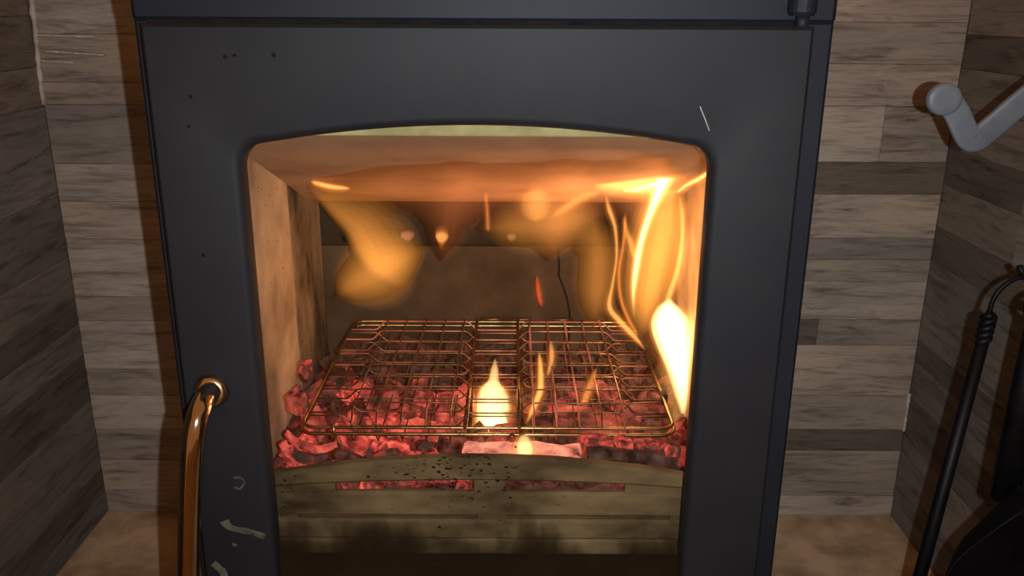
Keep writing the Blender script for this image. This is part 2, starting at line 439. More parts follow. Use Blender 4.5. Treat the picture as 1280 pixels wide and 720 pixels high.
# glass
bm = bmesh.new(); box(bm, OX0 - 0.008, OX1 + 0.008, D + 0.012, D + 0.016, OZ0 - 0.008, zc + 0.004)
glass = obj('glass_pane', bm, M['glass'], door)
# soot specks spattered on the inside of the glass
bm = bmesh.new(); rs = random.Random(3)
def speck(x, y, r):
    c = at(x, y, D + 0.0165); n = rs.choice((5, 6)); a0 = rs.random() * 6
    el = rs.uniform(0.8, 1.2)
    ring = [Vector((c.x + math.cos(a0 + k * 6.283 / n) * r * el * rs.uniform(0.7, 1.2), D + 0.0162, c.z + math.sin(a0 + k * 6.283 / n) * r * rs.uniform(0.7, 1.2))) for k in range(n)]
    vs = [bm.verts.new(p) for p in ring]; top = bm.verts.new((c.x, D + 0.0162 + r * 0.6, c.z)); bm.faces.new(vs)
    for k in range(n): bm.faces.new((vs[k], vs[(k + 1) % n], top))
for _ in range(210):
    x = rs.gauss(575, 40); y = rs.gauss(588, 26)
    if 540 < y < 660: speck(x, y, rs.choice((0.0005, 0.0006, 0.0007, 0.0009, 0.0014)) * rs.uniform(0.7, 1.2))
for _ in range(60):
    speck(rs.uniform(350, 830), rs.uniform(565, 690), rs.uniform(0.0003, 0.0007))
for _ in range(40):
    speck(rs.uniform(318, 395), rs.uniform(230, 480), rs.uniform(0.0003, 0.0006))
for _ in range(22):
    speck(rs.uniform(352, 372), rs.uniform(560, 650), rs.uniform(0.0004, 0.0011))
tag(obj('soot_specks', bm, M['gap'], door), 'tiny black soot specks on the glass', kind='stuff')
# handle
hp = [at(266, 487, D + 0.003), at(262, 491, D - 0.015), at(254, 503, D - 0.034), at(246, 525, D - 0.049), at(241, 556, D - 0.055), at(238, 610, D - 0.055), at(236, 680, D - 0.055), at(235, 760, D - 0.055), at(235, 850, D - 0.053), at(238, 890, D - 0.035), at(244, 905, D - 0.012), at(246, 908, D + 0.003)]
bm = bmesh.new(); tube(bm, catmull([tuple(p) for p in hp], 60), 0.0100, 20)
handle = obj('door_handle', bm, M['chrome'], door, True)
for (x, y) in ((266, 487), (246, 908)):
    c = at(x, y, D); bm = bmesh.new()
    ax = (Vector(hp[1]) - Vector(hp[0])).normalized() if y < 600 else Vector((0, -1, 0))
    tube(bm, [c + ax * t for t in (-0.002, 0.002, 0.004, 0.007, 0.009, 0.011, 0.014, 0.016)], [0.0165, 0.0165, 0.0150, 0.0125, 0.0130, 0.0142, 0.0135, 0.0105], 24)
    obj('handle_collar', bm, M['brass'], door, True)
# dried smears and a scratch on the door paint
def blob(name, pts, r, mt):
    P = catmull([tuple(at(x, y, D - 0.0001)) for x, y in pts], 14); bm = bmesh.new()
    rr = r if isinstance(r, list) else [r] * 14
    tube(bm, P, [rr[k] * (1 + 0.35 * noise.noise(Vector((k * 0.8, r if not isinstance(r, list) else 0, 3)))) for k in range(14)], 10)
    for v in bm.verts: v.co.y = D - 0.0001 + (v.co.y - D) * 0.05
    return obj(name, bm, mt, door, True)
blob('dried_smear', [(280, 651), (284, 657), (292, 661), (312, 665), (324, 669), (331, 672)], [0.0045, 0.0052, 0.0050, 0.0042, 0.0036, 0.0034, 0.0034, 0.0034, 0.0034, 0.0034, 0.0036, 0.0038, 0.0038, 0.003], M['smear'])
blob('dried_smear', [(266, 704), (272, 709), (279, 716), (281, 726)], 0.0040, M['smear'])
blob('dried_smear', [(291, 598), (300, 597), (305, 603), (300, 611), (293, 609)], 0.0011, M['smear'])
blob('dried_smear', [(290, 680), (293, 681), (296, 682)], 0.0016, M['smear'])
blob('scratch', [(875, 133), (881, 148), (887, 164)], 0.00045, M['scratch'])
for (x, y, r) in ((281, 71, 0.002), (293, 69, 0.0014), (342, 69, 0.0022), (238, 121, 0.0016), (236, 158, 0.0013), (254, 319, 0.0016)):
    blob('chip', [(x - 2, y + 1), (x, y), (x + 2, y - 1)], r * 0.8, M['gap'])
# hinge knuckle, top right
c = at(1004, 0, FY - 0.014)
bm = bmesh.new()
tube(bm, [(c.x, c.y, H + 0.045), (c.x, c.y, H + 0.043), (c.x, c.y, H - 0.002), (c.x, c.y, H - 0.005)], [0.009, 0.0115, 0.0115, 0.0095], 20)
hinge = obj('hinge', bm, M['paint_blue'], stove, False)
bm = bmesh.new(); tube(bm, [(c.x + 0.001, c.y, H - 0.004), (c.x + 0.001, c.y, H - 0.016)], 0.0055, 14); obj('hinge_pin', bm, M['paint'], hinge, True)

# firebox lining
def slab(name, x0, x1, y0, y1, z0, z1, mt, bev=0.003):
    bm = bmesh.new(); box(bm, x0, x1, y0, y1, z0, z1, bev, 2); return obj(name, bm, mt, stove)
FZ = 0.335                                 # fire floor
slab('fire_floor', BX0 - 0.02, BX1 + 0.02, 0.775, BY1 + 0.02, FZ - 0.03, FZ, M['iron'])
slab('firebrick', BX0 - 0.021, BX0, 0.772, 1.040, FZ, H - 0.06, M['brick'])
slab('firebrick', BX0 - 0.021, BX0, 1.0404, BY1, FZ, H - 0.06, M['brick_mid'])
slab('firebrick', BX1, BX1 + 0.021, 0.772, 0.965, FZ, H - 0.06, M['brick'])
slab('firebrick', BX1 + 0.002, BX1 + 0.021, 0.9662, BY1, FZ, H - 0.06, M['brick'])
zb0 = at(560, 308, BY1).z
# back brick, cracked in two along a wandering line
crk = [at(697, 316, BY1), at(699, 330, BY1), at(698, 345, BY1), at(704, 358, BY1), at(708, 372, BY1), at(712, 392, BY1)]
crx = [(p.x, p.z) for p in crk]
L = [(BX0, FZ), (BX0, zb0)] + [(crx[0][0] - 0.0015, zb0)] + [(x - 0.0013 - 0.0007 * (k % 2), z) for k, (x, z) in enumerate(crx)] + [(crx[-1][0], FZ)]
Rr = [(BX1, FZ), (BX1, zb0), (crx[0][0] + 0.0012, zb0)] + [(x + 0.0013 + 0.0007 * ((k + 1) % 2), z) for k, (x, z) in enumerate(crx)] + [(crx[-1][0] + 0.002, FZ)]
for q, P in enumerate((L, Rr)):
    bm = bmesh.new(); prism(bm, P, BY1, BY1 + 0.024); obj('back_brick', bm, M['brick_soot'], stove)
# upper rear iron plate with air nozzles
rp = slab('rear_air_plate', BX0 - 0.02, BX1 + 0.02, BY1 + 0.012, BY1 + 0.03, zb0 - 0.02, H - 0.05, M['iron'])
for px_ in (432, 508, 552, 640, 696, 790):
    c = at(px_, 296, BY1 + 0.012); bm = bmesh.new()
    tube(bm, [(c.x, BY1 + 0.014, c.z), (c.x, BY1 + 0.006, c.z), (c.x, BY1 + 0.004, c.z), (c.x, BY1 + 0.004, c.z), (c.x, BY1 + 0.010, c.z)], [0.0085, 0.0085, 0.0075, 0.005, 0.0045], 16)
    obj('air_nozzle', bm, M['iron'], rp, False)
# sloping baffle: high at the front, low at the back
y0, y1 = 0.80, 1.150
za, zbk = at(600, 167, y0).z, at(600, 252, y1).z
bm = bmesh.new()
t = 0.022
pr_ = [(y0, za), (y1, zbk), (y1 - 0.004, zbk + t), (y0, za + t)]
A = [bm.verts.new((BX0 - 0.02, y, z)) for y, z in pr_]; Bv = [bm.verts.new((BX1 + 0.02, y, z)) for y, z in pr_]
bm.faces.new(A); bm.faces.new(Bv[::-1])
for i in range(4): bm.faces.new((A[i], Bv[i], Bv[(i + 1) % 4], A[(i + 1) % 4]))
obj('baffle', bm, M['baffle'], stove)
slab('baffle_front_rail', BX0 - 0.02, BX1 + 0.02, y0 - 0.010, y0 + 0.0005, za - 0.0015, za + 0.040, M['baffle_edge'], 0.002)

# log guard: an arched iron fence with two rows of slots
GYd = 0.785
gx0, gx1 = BX0 + 0.004, BX1 - 0.004
gzc, gze = at(600, 573, GYd).z, at(345, 593, GYd).z
gcx = at(600, 573, GYd).x
def gtop(x): return gzc - (gzc - gze) * ((x - gcx) / (gcx - at(345, 593, GYd).x)) ** 2
def guard_bar(name, fz0, fz1, y_in, th, xa=gx0, xb=gx1, parent=stove):
    bm = bmesh.new(); n = 40; secs = []
    for k in range(n + 1):
        x = xa + (xb - xa) * k / n; a, b_ = fz0(x), fz1(x); e = min(0.003, (b_ - a) * 0.3)
        sec = [(GYd + y_in, a + e), (GYd + y_in + e, a), (GYd + y_in + th, a), (GYd + y_in + th, b_ - e), (GYd + y_in + th - e, b_), (GYd + y_in + e, b_), (GYd + y_in, b_ - e)]
        secs.append([bm.verts.new((x, y, z + 0.0006 * noise.noise(Vector((x * 40, z * 60, y * 30))))) for y, z in sec])
    for k in range(n):
        for i in range(7): bm.faces.new((secs[k][i], secs[k][(i + 1) % 7], secs[k + 1][(i + 1) % 7], secs[k + 1][i]))
    bm.faces.new(secs[0]); bm.faces.new(secs[-1][::-1])
    return obj(name, bm, M['guard'], parent, False)
g1 = at(600, 601, GYd).z; g2 = at(600, 617, GYd).z; g3 = at(600, 648, GYd).z; g4 = at(600, 651, GYd).z
g5 = at(600, 676, GYd).z
guard = guard_bar('log_guard', lambda x: min(at(600, 602, GYd).z - 0.42 * (gzc - gtop(x)), gtop(x) - 0.010), gtop, 0.0, 0.014)
guard_bar('guard_bar', lambda x: g3 - 0.001 * abs(x - gcx), lambda x: g2 - 0.001, 0.003, 0.010, parent=guard)
guard_bar('guard_bar', lambda x: g5, lambda x: g4 - 0.0005, 0.0015, 0.012, parent=guard)
guard_bar('guard_bar', lambda x: FZ, lambda x: g5 - 0.0012, 0.0045, 0.010, parent=guard)
def web(xa, xb, za_, zb_):
    bm = bmesh.new(); box(bm, xa, xb, GYd + 0.004, GYd + 0.012, za_, zb_, 0.001); obj('guard_web', bm, M['guard'], guard)
web(gx0, at(418, 608, GYd).x, g2 - 0.004, gze - 0.012); web(at(592, 608, GYd).x, at(632, 608, GYd).x, g2 - 0.004, g1 + 0.004); web(at(782, 608, GYd).x, gx1, g2 - 0.004, gze - 0.012)
web(gx0, at(372, 650, GYd).x, g4 - 0.003, g3 + 0.003); web(at(596, 650, GYd).x, at(634, 650, GYd).x, g4 - 0.003, g3 + 0.003); web(at(838, 650, GYd).x, gx1, g4 - 0.003, g3 + 0.003)

# ------------------------------------------------------------------ embers
def bed_z(x, y):
    """height of the ember bed"""
    k = (y - 0.80) / 0.40
    return 0.394 + 0.016 * math.sin(k * 3.0) + 0.012 * noise.noise(Vector((x * 14, y * 14, 2.0)))
bm = bmesh.new(); nx, ny = 70, 56; g = []
for i in range(nx + 1):
    r_ = []
    for j in range(ny + 1):
        x = BX0 + 0.003 + (BX1 - BX0 - 0.006) * i / nx; y = 0.802 + (BY1 - 0.806) * j / ny
        z = bed_z(x, y) - 0.006 + 0.009 * noise.noise(Vector((x * 60, y * 60, 7))) + 0.004 * noise.noise(Vector((x * 150, y * 150, 3)))
        r_.append(bm.verts.new((x, y, z)))
    g.append(r_)
for i in range(nx):
    for j in range(ny): bm.faces.new((g[i][j], g[i + 1][j], g[i + 1][j + 1], g[i][j + 1]))
# close it downwards
per = [g[i][0] for i in range(nx + 1)] + [g[nx][j] for j in range(1, ny + 1)] + [g[i][ny] for i in range(nx - 1, -1, -1)] + [g[0][j] for j in range(ny - 1, 0, -1)]
low = [bm.verts.new((v.co.x, v.co.y, FZ + 0.001)) for v in per]
for i in range(len(per)):
    j = (i + 1) % len(per); bm.faces.new((per[i], low[i], low[j], per[j]))
bm.faces.new(low)
bed = obj('ember_bed', bm, M['ember_fine'], None, True); bed.color = (0.16, 0, 0, 1)
tag(bed, 'bed of crumbled red embers and ash on the stove floor', 'embers', kind='stuff')

def chunk_mesh(seed, sx, sy, sz, n=16):
    r = random.Random(seed); bm = bmesh.new()
    for _ in range(n):
        bm.verts.new(((r.random() ** 0.5 * r.choice((-1, 1))) * sx, (r.random() ** 0.5 * r.choice((-1, 1))) * sy, (r.random() ** 0.5 * r.choice((-1, 1))) * sz))
    res = bmesh.ops.convex_hull(bm, input=bm.verts[:])
    bmesh.ops.delete(bm, geom=[v for v in bm.verts if not v.link_faces], context='VERTS')
    bmesh.ops.recalc_face_normals(bm, faces=bm.faces[:])
    me = bpy.data.meshes.new('charcoal_chunk'); bm.to_mesh(me); bm.free(); me.materials.append(M['ember'])
    return me
CH = [chunk_mesh(100 + k, 0.5 * a, 0.5 * b_, 0.5 * c_, 18) for k, (a, b_, c_) in enumerate([(1, .7, .6), (1, .55, .5), (.8, .8, .6), (1, .6, .7), (1.2, .45, .45), (.9, .7, .5), (1, .8, .55), (1.3, .5, .5)])]
re = random.Random(21)
ZONES = {'gd': ('seen through the upper slot of the log guard', 'charcoal behind the log guard slot'),
 'fl': ('under the left panel of the grill', 'charcoal under the left half of the grill'),
 'ff': ('between the arched log guard and the grill front bar', 'charcoal along the log guard'),
 'fr': ('under the right panel of the grill', 'charcoal under the right half of the grill'),
 'bk': ('at the back of the ember bed', 'charcoal at the back'),
 'sd': ('against the left firebrick beside the grill', 'charcoal beside the left firebrick')}
def zone_label(zone, gl, s):
    big = 'large' if s > 0.044 else ('small' if s < 0.034 else 'medium')
    look = 'bright red' if gl > 0.6 else ('dull red' if gl > 0.2 else 'blackened')
    return '%s %s charcoal chunk %s' % (big, look, ZONES[zone][0]), '%s %s' % (look, ZONES[zone][1])
def chunk(x, y, z, size, glow, zone, rot=None, me=None, label=None, name='charcoal_chunk', mt=None):
    o = bpy.data.objects.new(name, me or re.choice(CH)); COL.objects.link(o)
    o.location = (x, y, z); o.scale = (size,) * 3 if not isinstance(size, tuple) else size
    o.rotation_euler = rot or (re.uniform(-.5, .5), re.uniform(-.5, .5), re.uniform(0, 6.28))
    o.color = (glow, 0, 0, 1)
    if label: tag(o, label, 'charcoal')
    else:
        lb, gp = zone_label(zone, glow, size); tag(o, lb, 'charcoal', gp)
    return o
placed = []
tries = 0
while len(placed) < 150 and tries < 9000:
    tries += 1
    x = re.uniform(BX0 + 0.018, BX1 - 0.018); y = re.uniform(0.815, 1.18)
    s = re.uniform(0.024, 0.056)
    if -0.04 < x < 0.075 and y < 0.865: continue        # the split log lies here
    if any((x - a) ** 2 + (y - b_) ** 2 < (0.42 * (s + c_)) ** 2 for a, b_, c_ in placed): continue
    placed.append((x, y, s))
    if x < -0.235 and y < 0.95: zone = 'sd'
    elif y < 0.845: zone = 'ff'
    elif y > 1.03: zone = 'bk'
    elif x < -0.03: zone = 'fl'
    else: zone = 'fr'
    gl = {'sd': 0.75, 'ff': 0.85, 'bk': 0.06, 'fl': 1.0, 'fr': 0.55}[zone] * re.choice((0.12, 0.3, 0.6, 1.0, 1.25)) * re.uniform(0.8, 1.2)
    chunk(x, y, min(bed_z(x, y) + s * 0.30, 0.439 - s * 0.42), s, gl, zone)
for k in range(22):
    x = -0.20 + 0.0165 * k + re.uniform(-0.004, 0.004); s = re.uniform(0.014, 0.022)
    chunk(x, 0.813, (g1 + g2) / 2 + re.uniform(-0.004, 0.001), s, (0.8 if x < 0 else 0.3) * re.choice((0.3, 0.8, 1.2)), 'gd')
# a few that stand out
p = at(381, 466, 0.93); chunk(p.x, p.y, p.z, (0.022, 0.026, 0.048), 0.95, None, (0.3, 0.25, 0.3), CH[2], 'glowing pink charcoal lump propped upright beside the left edge of the grill', 'charcoal_lump')
p = at(374, 503, 0.90); chunk(p.x, p.y, p.z, (0.026, 0.03, 0.055), 0.5, None, (0.1, -0.2, 0.8), CH[0], 'ashy pink charcoal stub below the propped lump at the left firebrick', 'charcoal_lump')
# twisted charred sticks, front left
for k, (pts, r, lab) in enumerate([
    ([(352, 553), (364, 566), (384, 574), (410, 572)], 0.0056, 'longest curved glowing twig at the left end of the log guard'),
    ([(352, 566), (368, 579), (392, 580), (418, 578)], 0.0050, 'lowest curved glowing twig at the left end of the log guard'),
    ([(357, 541), (376, 556), (398, 562), (420, 555)], 0.0045, 'upper curved glowing twig just under the grill front left corner')]):
    P = catmull([tuple(at(x, y, 0.825 + 0.004 * k)) for x, y in pts], 18); bm = bmesh.new()
    tube(bm, P, [r * (0.75 + 0.35 * math.sin(3.14 * i / 17)) * (1 + 0.25 * noise.noise(Vector((i * .7, k, 0)))) for i in range(18)], 9)
    for v in bm.verts: v.co += Vector((noise.noise(v.co * 160), noise.noise(v.co * 150), noise.noise(v.co * 170))) * 0.0016
    o = obj('charred_twig', bm, M['ember_fine'], None, True); o.color = (0.9, 0, 0, 1); tag(o, lab, 'twig')
# split log at the front centre, cracked in blocks
bm = bmesh.new()
c0, c1 = at(578, 562, 0.833), at(727, 562, 0.833)
z0, z1 = at(640, 590, 0.815).z, 0.4385
box(bm, c0.x, c1.x, 0.806, 0.850, z0, z1, 0.006, 2)
bmesh.ops.subdivide_edges(bm, edges=[e for e in bm.edges if e.calc_length() > 0.03], cuts=7, use_grid_fill=True)
for v in bm.verts: v.co += Vector((noise.noise(v.co * 60), noise.noise(v.co * 50), noise.noise(v.co * 55))) * 0.004
o = obj('split_log', bm, M['log'], None, False); o.color = (1.25, 0, 0, 1)
tag(o, 'pale glowing split log behind the middle of the log guard', 'log')
# charred stick row at the front right
bm = bmesh.new(); a, b_ = at(735, 569, 0.83), at(845, 575, 0.83)
tube(bm, catmull([tuple(a), tuple((a + b_) / 2 + Vector((0, 0, 0.002))), tuple(b_)], 14), [0.010 * (1 + 0.3 * noise.noise(Vector((i, 4, 0)))) for i in range(14)], 8)
for v in bm.verts: v.co += Vector((0, noise.noise(v.co * 90), noise.noise(v.co * 80))) * 0.004
o = obj('charred_stick', bm, M['ember_fine'], None, False); o.color = (0.06, 0, 0, 1); tag(o, 'black charred stick behind the right end of the log guard', 'stick')
for (x, y, w_, hgt, lab) in ((745, 551, 46, 10, 'flat red coal leftmost on the black charred stick'), (778, 553, 26, 12, 'squarish red coal second from left on the black charred stick'), (808, 556, 34, 9, 'long thin red coal third from left on the black charred stick'), (838, 563, 24, 22, 'angular red coal at the right end of the black charred stick')):
    p = at(x, y, 0.832); s = pxs(0.832)
    chunk(p.x, p.y, p.z, (w_ * s, 0.026, hgt * s * 1.7), 0.9, None, (0.0, 0.06, 0.1), CH[6], lab, 'flat_coal')
# larger coals under the grill
for (x, y, d_, w_, hgt, gl, k, lab) in (
    (575, 478, 0.98, 70, 40, 0.62, 6, 'large rounded red coal under the grill left of the centre flame'),
    (524, 458, 1.02, 30, 34, 0.45, 2, 'ashy upright coal behind the large rounded red coal'),
    (485, 505, 0.92, 44, 34, 1.3, 0, 'bright orange coal under the left panel near the front bar'),
    (505, 522, 0.90, 60, 24, 1.15, 6, 'wide orange coal just behind the front bar on the left'),
    (452, 512, 0.93, 50, 46, 0.95, 3, 'triangular red coal under the front left corner of the grill'),
    (545, 530, 0.89, 46, 24, 0.95, 5, 'wide red coal behind the front bar near the middle'),
    (715, 500, 0.94, 110, 22, 0.75, 7, 'long glowing red billet under the right panel'),
    (745, 520, 0.91, 90, 30, 0.50, 6, 'pinkish grey billet under the right panel near the front bar'),
    (800, 500, 0.95, 60, 40, 0.32, 3, 'dull grey red coal under the right edge of the grill'),
    (735, 462, 1.02, 80, 26, 0.30, 4, 'ash grey billet at the back under the right panel')):
    p = at(x, y, d_); s = pxs(d_)
    chunk(p.x, p.y, min(p.z, 0.437 - 0.5 * hgt * s), (w_ * s, 0.045, hgt * s), gl, None, (0.15, 0.05, re.uniform(-0.25, 0.25)), CH[k], lab, 'burning_coal')

# ------------------------------------------------------------------ grill basket
GZ = 0.452
grill = tag(empty('grill_basket', (-0.03, 1.0, GZ)), 'hinged brass coloured wire grill basket lying over the glowing coals', 'grill')
gX0, gX1 = at(374, 541, 0.845).x, at(846, 541, 0.845).x
gY0, gY1 = 0.845, 1.182
def wire(name, pts, r, glow=0.0, sides=6, closed=False, parent=grill):
    bm = bmesh.new(); tube(bm, pts, r, sides, closed=closed)
    o = obj(name, bm, M['wire'], parent, True); o.color = (glow, 0, 0, 1); return o
M['frame_wire'] = simple('brass_frame_wire', (0.14, 0.095, 0.04), (0.40, 0.30, 0.14), 30, 0.32, metal=1.0, bmp=0.0)
def frame(z, r, inset, name):
    P = []; rr = 0.016
    for (qx, qy, a0) in ((gX0 + inset, gY0 + inset, math.pi), (gX1 - inset, gY0 + inset, 1.5 * math.pi), (gX1 - inset, gY1 - inset, 0), (gX0 + inset, gY1 - inset, 0.5 * math.pi)):
        sx = 1 if qx < 0 else -1; sy = 1 if qy < 1.0 else -1
        for k in range(6):
            a = a0 + k / 5 * math.pi / 2; P.append((qx + sx * rr + rr * math.cos(a), qy + sy * rr + rr * math.sin(a), z))
    o = wire(name, P, r, 0.0, 8, True); o.data.materials.clear(); o.data.materials.append(M['frame_wire']); return o
frame(GZ + 0.0028, 0.0019, 0.002, 'upper_frame'); frame(GZ - 0.0040, 0.0021, 0.0, 'lower_frame')
xc1 = at(581, 541, gY0).x; xc2 = at(649, 541, gY0).x
pl0, pl1 = gX0 + 0.050, xc1 - 0.010          # left panel
pr0, pr1 = xc2 + 0.010, gX1 - 0.050          # right panel
RISE = 0.0125
def xwire(y, up, r, glow):
    s = 1 if up else -1; b0 = GZ + (0.0028 if up else -0.004); h = RISE * s
    e = 0.014
    P = [(gX0 + 0.002, y, b0), (pl0 - e, y, b0), (pl0 - 0.7 * e, y, b0 + 0.1 * h), (pl0, y, b0 + 0.9 * h), (pl0 + 0.004, y, b0 + h), (pl1 - 0.004, y, b0 + h), (pl1, y, b0 + 0.9 * h), (pl1 + 0.7 * e, y, b0 + 0.1 * h), (pl1 + e, y, b0),
         (pr0 - e, y, b0), (pr0 - 0.7 * e, y, b0 + 0.1 * h), (pr0, y, b0 + 0.9 * h), (pr0 + 0.004, y, b0 + h), (pr1 - 0.004, y, b0 + h), (pr1, y, b0 + 0.9 * h), (pr1 + 0.7 * e, y, b0 + 0.1 * h), (pr1 + e, y, b0), (gX1 - 0.002, y, b0)]
    wire('cross_wire', P, r, glow)
YS = [0.883, 0.919, 0.955, 0.991, 1.029, 1.068, 1.108, 1.146]
for k, y in enumerate(YS):
    f = (y - gY0) / (gY1 - gY0)
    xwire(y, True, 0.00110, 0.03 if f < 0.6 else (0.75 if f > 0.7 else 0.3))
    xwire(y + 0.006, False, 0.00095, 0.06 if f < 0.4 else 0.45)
for a, b_ in ((pl0, pl1), (pr0, pr1)):
    for k in range(5):
        x = a + 0.006 + (b_ - a - 0.012) * k / 4
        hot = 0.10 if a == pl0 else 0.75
        for up in (True, False):
            b0 = GZ + (0.0028 if up else -0.004); h = (RISE + 0.0022) * (1 if up else -1)
            y0_ = gY0 + 0.001; y1_ = gY1 - 0.001
            ya = y0_ + 0.012; yb = y1_ - 0.012
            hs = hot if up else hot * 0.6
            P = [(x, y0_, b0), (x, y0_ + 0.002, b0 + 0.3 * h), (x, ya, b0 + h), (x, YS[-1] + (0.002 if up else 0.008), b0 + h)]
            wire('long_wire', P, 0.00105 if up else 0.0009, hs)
for x in (xc1, xc2):
    for dz, dx in ((0.005, 0), (-0.0062, 0.004)):
        wire('spine_bar', [(x + dx, gY0, GZ + dz), (x + dx, gY1, GZ + dz)], 0.0021, 0.02, 8)
# wire clip hanging from the front bar and the hinge loops
p = at(417, 541, gY0)
clip = []
for k in range(9): a = math.pi * 1.35 - k / 8 * math.pi * 1.9; clip.append((p.x + 0.002 * math.sin(k), gY0 + 0.005 * math.cos(a) - 0.001, GZ - 0.0006 + 0.008 * math.sin(a)))
clip += [(p.x + 0.0035, gY0 - 0.005, GZ - 0.013), (p.x + 0.001, gY0 - 0.007, GZ - 0.020), (p.x, gY0 - 0.008, GZ - 0.030)]
o = wire('latch_wire', catmull(clip, 30), 0.0017, 0.0); o.data.materials.clear(); o.data.materials.append(M['frame_wire'])
wire('latch_wire', catmull([(p.x + 0.007, gY0 - 0.004, GZ - 0.015), (p.x + 0.003, gY0 - 0.007, GZ - 0.0165), (p.x - 0.006, gY0 - 0.004, GZ - 0.022)], 8), 0.0019, 0.0)
bm = bmesh.new(); p = at(640, 548, gY0 - 0.002); tube(bm, [(p.x, p.y, p.z + 0.005), (p.x, p.y, p.z + 0.002), (p.x, p.y, p.z - 0.003), (p.x, p.y, p.z - 0.0045)], [0.0025, 0.0032, 0.0032, 0.001], 10); o = obj('rivet', bm, M['wire'], grill, True)
p = at(652, 382, gY1 + 0.004)
for xx in (-0.045, 0.0, 0.06):
    wire('hinge_loop', [(p.x + xx - 0.014, gY1 + 0.004, GZ + 0.004), (p.x + xx + 0.014, gY1 + 0.004, GZ + 0.004)], 0.0036, 0.0, 8)
bm = bmesh.new(); box(bm, gX1 - 0.003, gX1 + 0.004, 0.925, 0.940, GZ - 0.008, GZ + 0.007, 0.002); o = obj('side_clip', bm, M['iron'], grill)

# ------------------------------------------------------------------ flames: glowing gas, emission in a volume
VC = {}
def vol(color, s):
    k = (color, round(s, 2))
    if k not in VC:
        mt = bpy.data.materials.new('flame_gas'); mt.use_nodes = True; nt = mt.node_tree; nt.nodes.clear()
        o = N(nt, 'ShaderNodeOutputMaterial'); e = N(nt, 'ShaderNodeEmission')
        e.inputs[0].default_value = (*color, 1); e.inputs[1].default_value = s
        nt.links.new(e.outputs[0], o.inputs['Volume']); VC[k] = mt
    return VC[k]
AMB = (1.0, 0.36, 0.065); ORG = (1.0, 0.27, 0.05); YEL = (1.0, 0.52, 0.13); WHT = (1.0, 0.70, 0.32); RED = (1.0, 0.13, 0.04)
def flame(label, pts, layers, depth_k=0.6, group=None, n=34, shift=0.0, sides=18, flat=False, lean=0.0):
    """pts: (x, y, half width in px, distance); layers: (width scale, colour, radiance through its thickest point)"""
    S = catmull(pts, n); bm = bmesh.new(); mats = []
    for li, (s, col, L_) in enumerate(layers):
        trim = max(0, int((1 - s) * n * 0.16))
        SS = S[trim:n - trim] if trim else S
        P = [at(a, b_, d_) for a, b_, _, d_ in SS]; m_ = len(SS); ws = []; full = []
        for i, (_, _, hw_, d_) in enumerate(SS):
            e = math.sqrt(max(min(1.0, (i + 0.12) / (1.0 if flat else 5.0), (m_ - 1 - i + 0.12) / 5.0), 0.0))
            ws.append(max(hw_, 0.3) * pxs(d_) * s * e); full.append(max(hw_, 0.3) * pxs(d_) * (1 - s) * shift)
        mats.append(vol(col, L_ / (max(ws) * depth_k * 2)))
        rings = []
        for i in range(m_):
            p = P[i]; t = P[min(i + 1, m_ - 1)] - P[max(i - 1, 0)]; t.y = 0; t = t.normalized()
            u = Vector((t.z, 0, -t.x)); c = p + u * full[i] + Vector((0, 0.0004 * li, 0))
            rings.append([bm.verts.new(c + u * ws[i] * math.cos(2 * math.pi * k / sides) + Vector((0, 1, 0)) * ws[i] * depth_k * math.sin(2 * math.pi * k / sides)) for k in range(sides)])
        if lean:
            for i, r_ in enumerate(rings):
                for v in r_: v.co.y -= lean * (v.co.z - P[i].z)
        fs = []
        for i in range(m_ - 1):
            for k in range(sides): fs.append(bm.faces.new((rings[i][k], rings[i][(k + 1) % sides], rings[i + 1][(k + 1) % sides], rings[i + 1][k])))
        fs.append(bm.faces.new(rings[0][::-1])); fs.append(bm.faces.new(rings[-1]))
        for f in fs: f.material_index = li; f.smooth = True
    bmesh.ops.recalc_face_normals(bm, faces=bm.faces[:])
    base = at(S[0][0], S[0][1], S[0][3])
    for v in bm.verts: v.co -= base
    me = bpy.data.meshes.new('flame'); bm.to_mesh(me); bm.free()
    for m_ in mats: me.materials.append(m_)
    o = link('flame', me); o.location = base
    return tag(o, label, 'flame', group)
def soft(c, L_): return [(k, c, L_ / 6 * (1 + 0.002 * q)) for q, k in enumerate((1.0, 0.85, 0.7, 0.55, 0.4, 0.25))]
def glow(c0, c1, L0, L1, L2=0.0): return [(2.6, c0, L0 * 0.3), (1.9, c0, L0 * 0.35), (1.35, c0, L0 * 0.5), (1.0, c1, L1 * 0.5), (0.7, c1, L1 * 0.5)] + ([(0.5, WHT, L2)] if L2 else [])
# right: white-hot teardrop
flame('white hot teardrop flame rising beside the right firebrick', [(854, 524, 5, 0.99), (853, 490, 11, 0.99), (849, 458, 17, 0.99), (843, 428, 23, 0.99), (837, 403, 24, 0.99), (836, 386, 15, 0.99), (838, 373, 5, 0.99)],
      [(1.7, ORG, 0.12), (1.4, ORG, 0.18), (1.15, YEL, 0.6), (1.0, WHT, 2.5), (0.7, WHT, 3.0)])
flame('pale faint flame foot below the white teardrop flame', [(850, 578, 10, 0.96), (848, 545, 15, 0.96), (843, 505, 18, 0.96), (834, 465, 16, 0.96), (828, 440, 6, 0.96)], soft(YEL, 0.28))
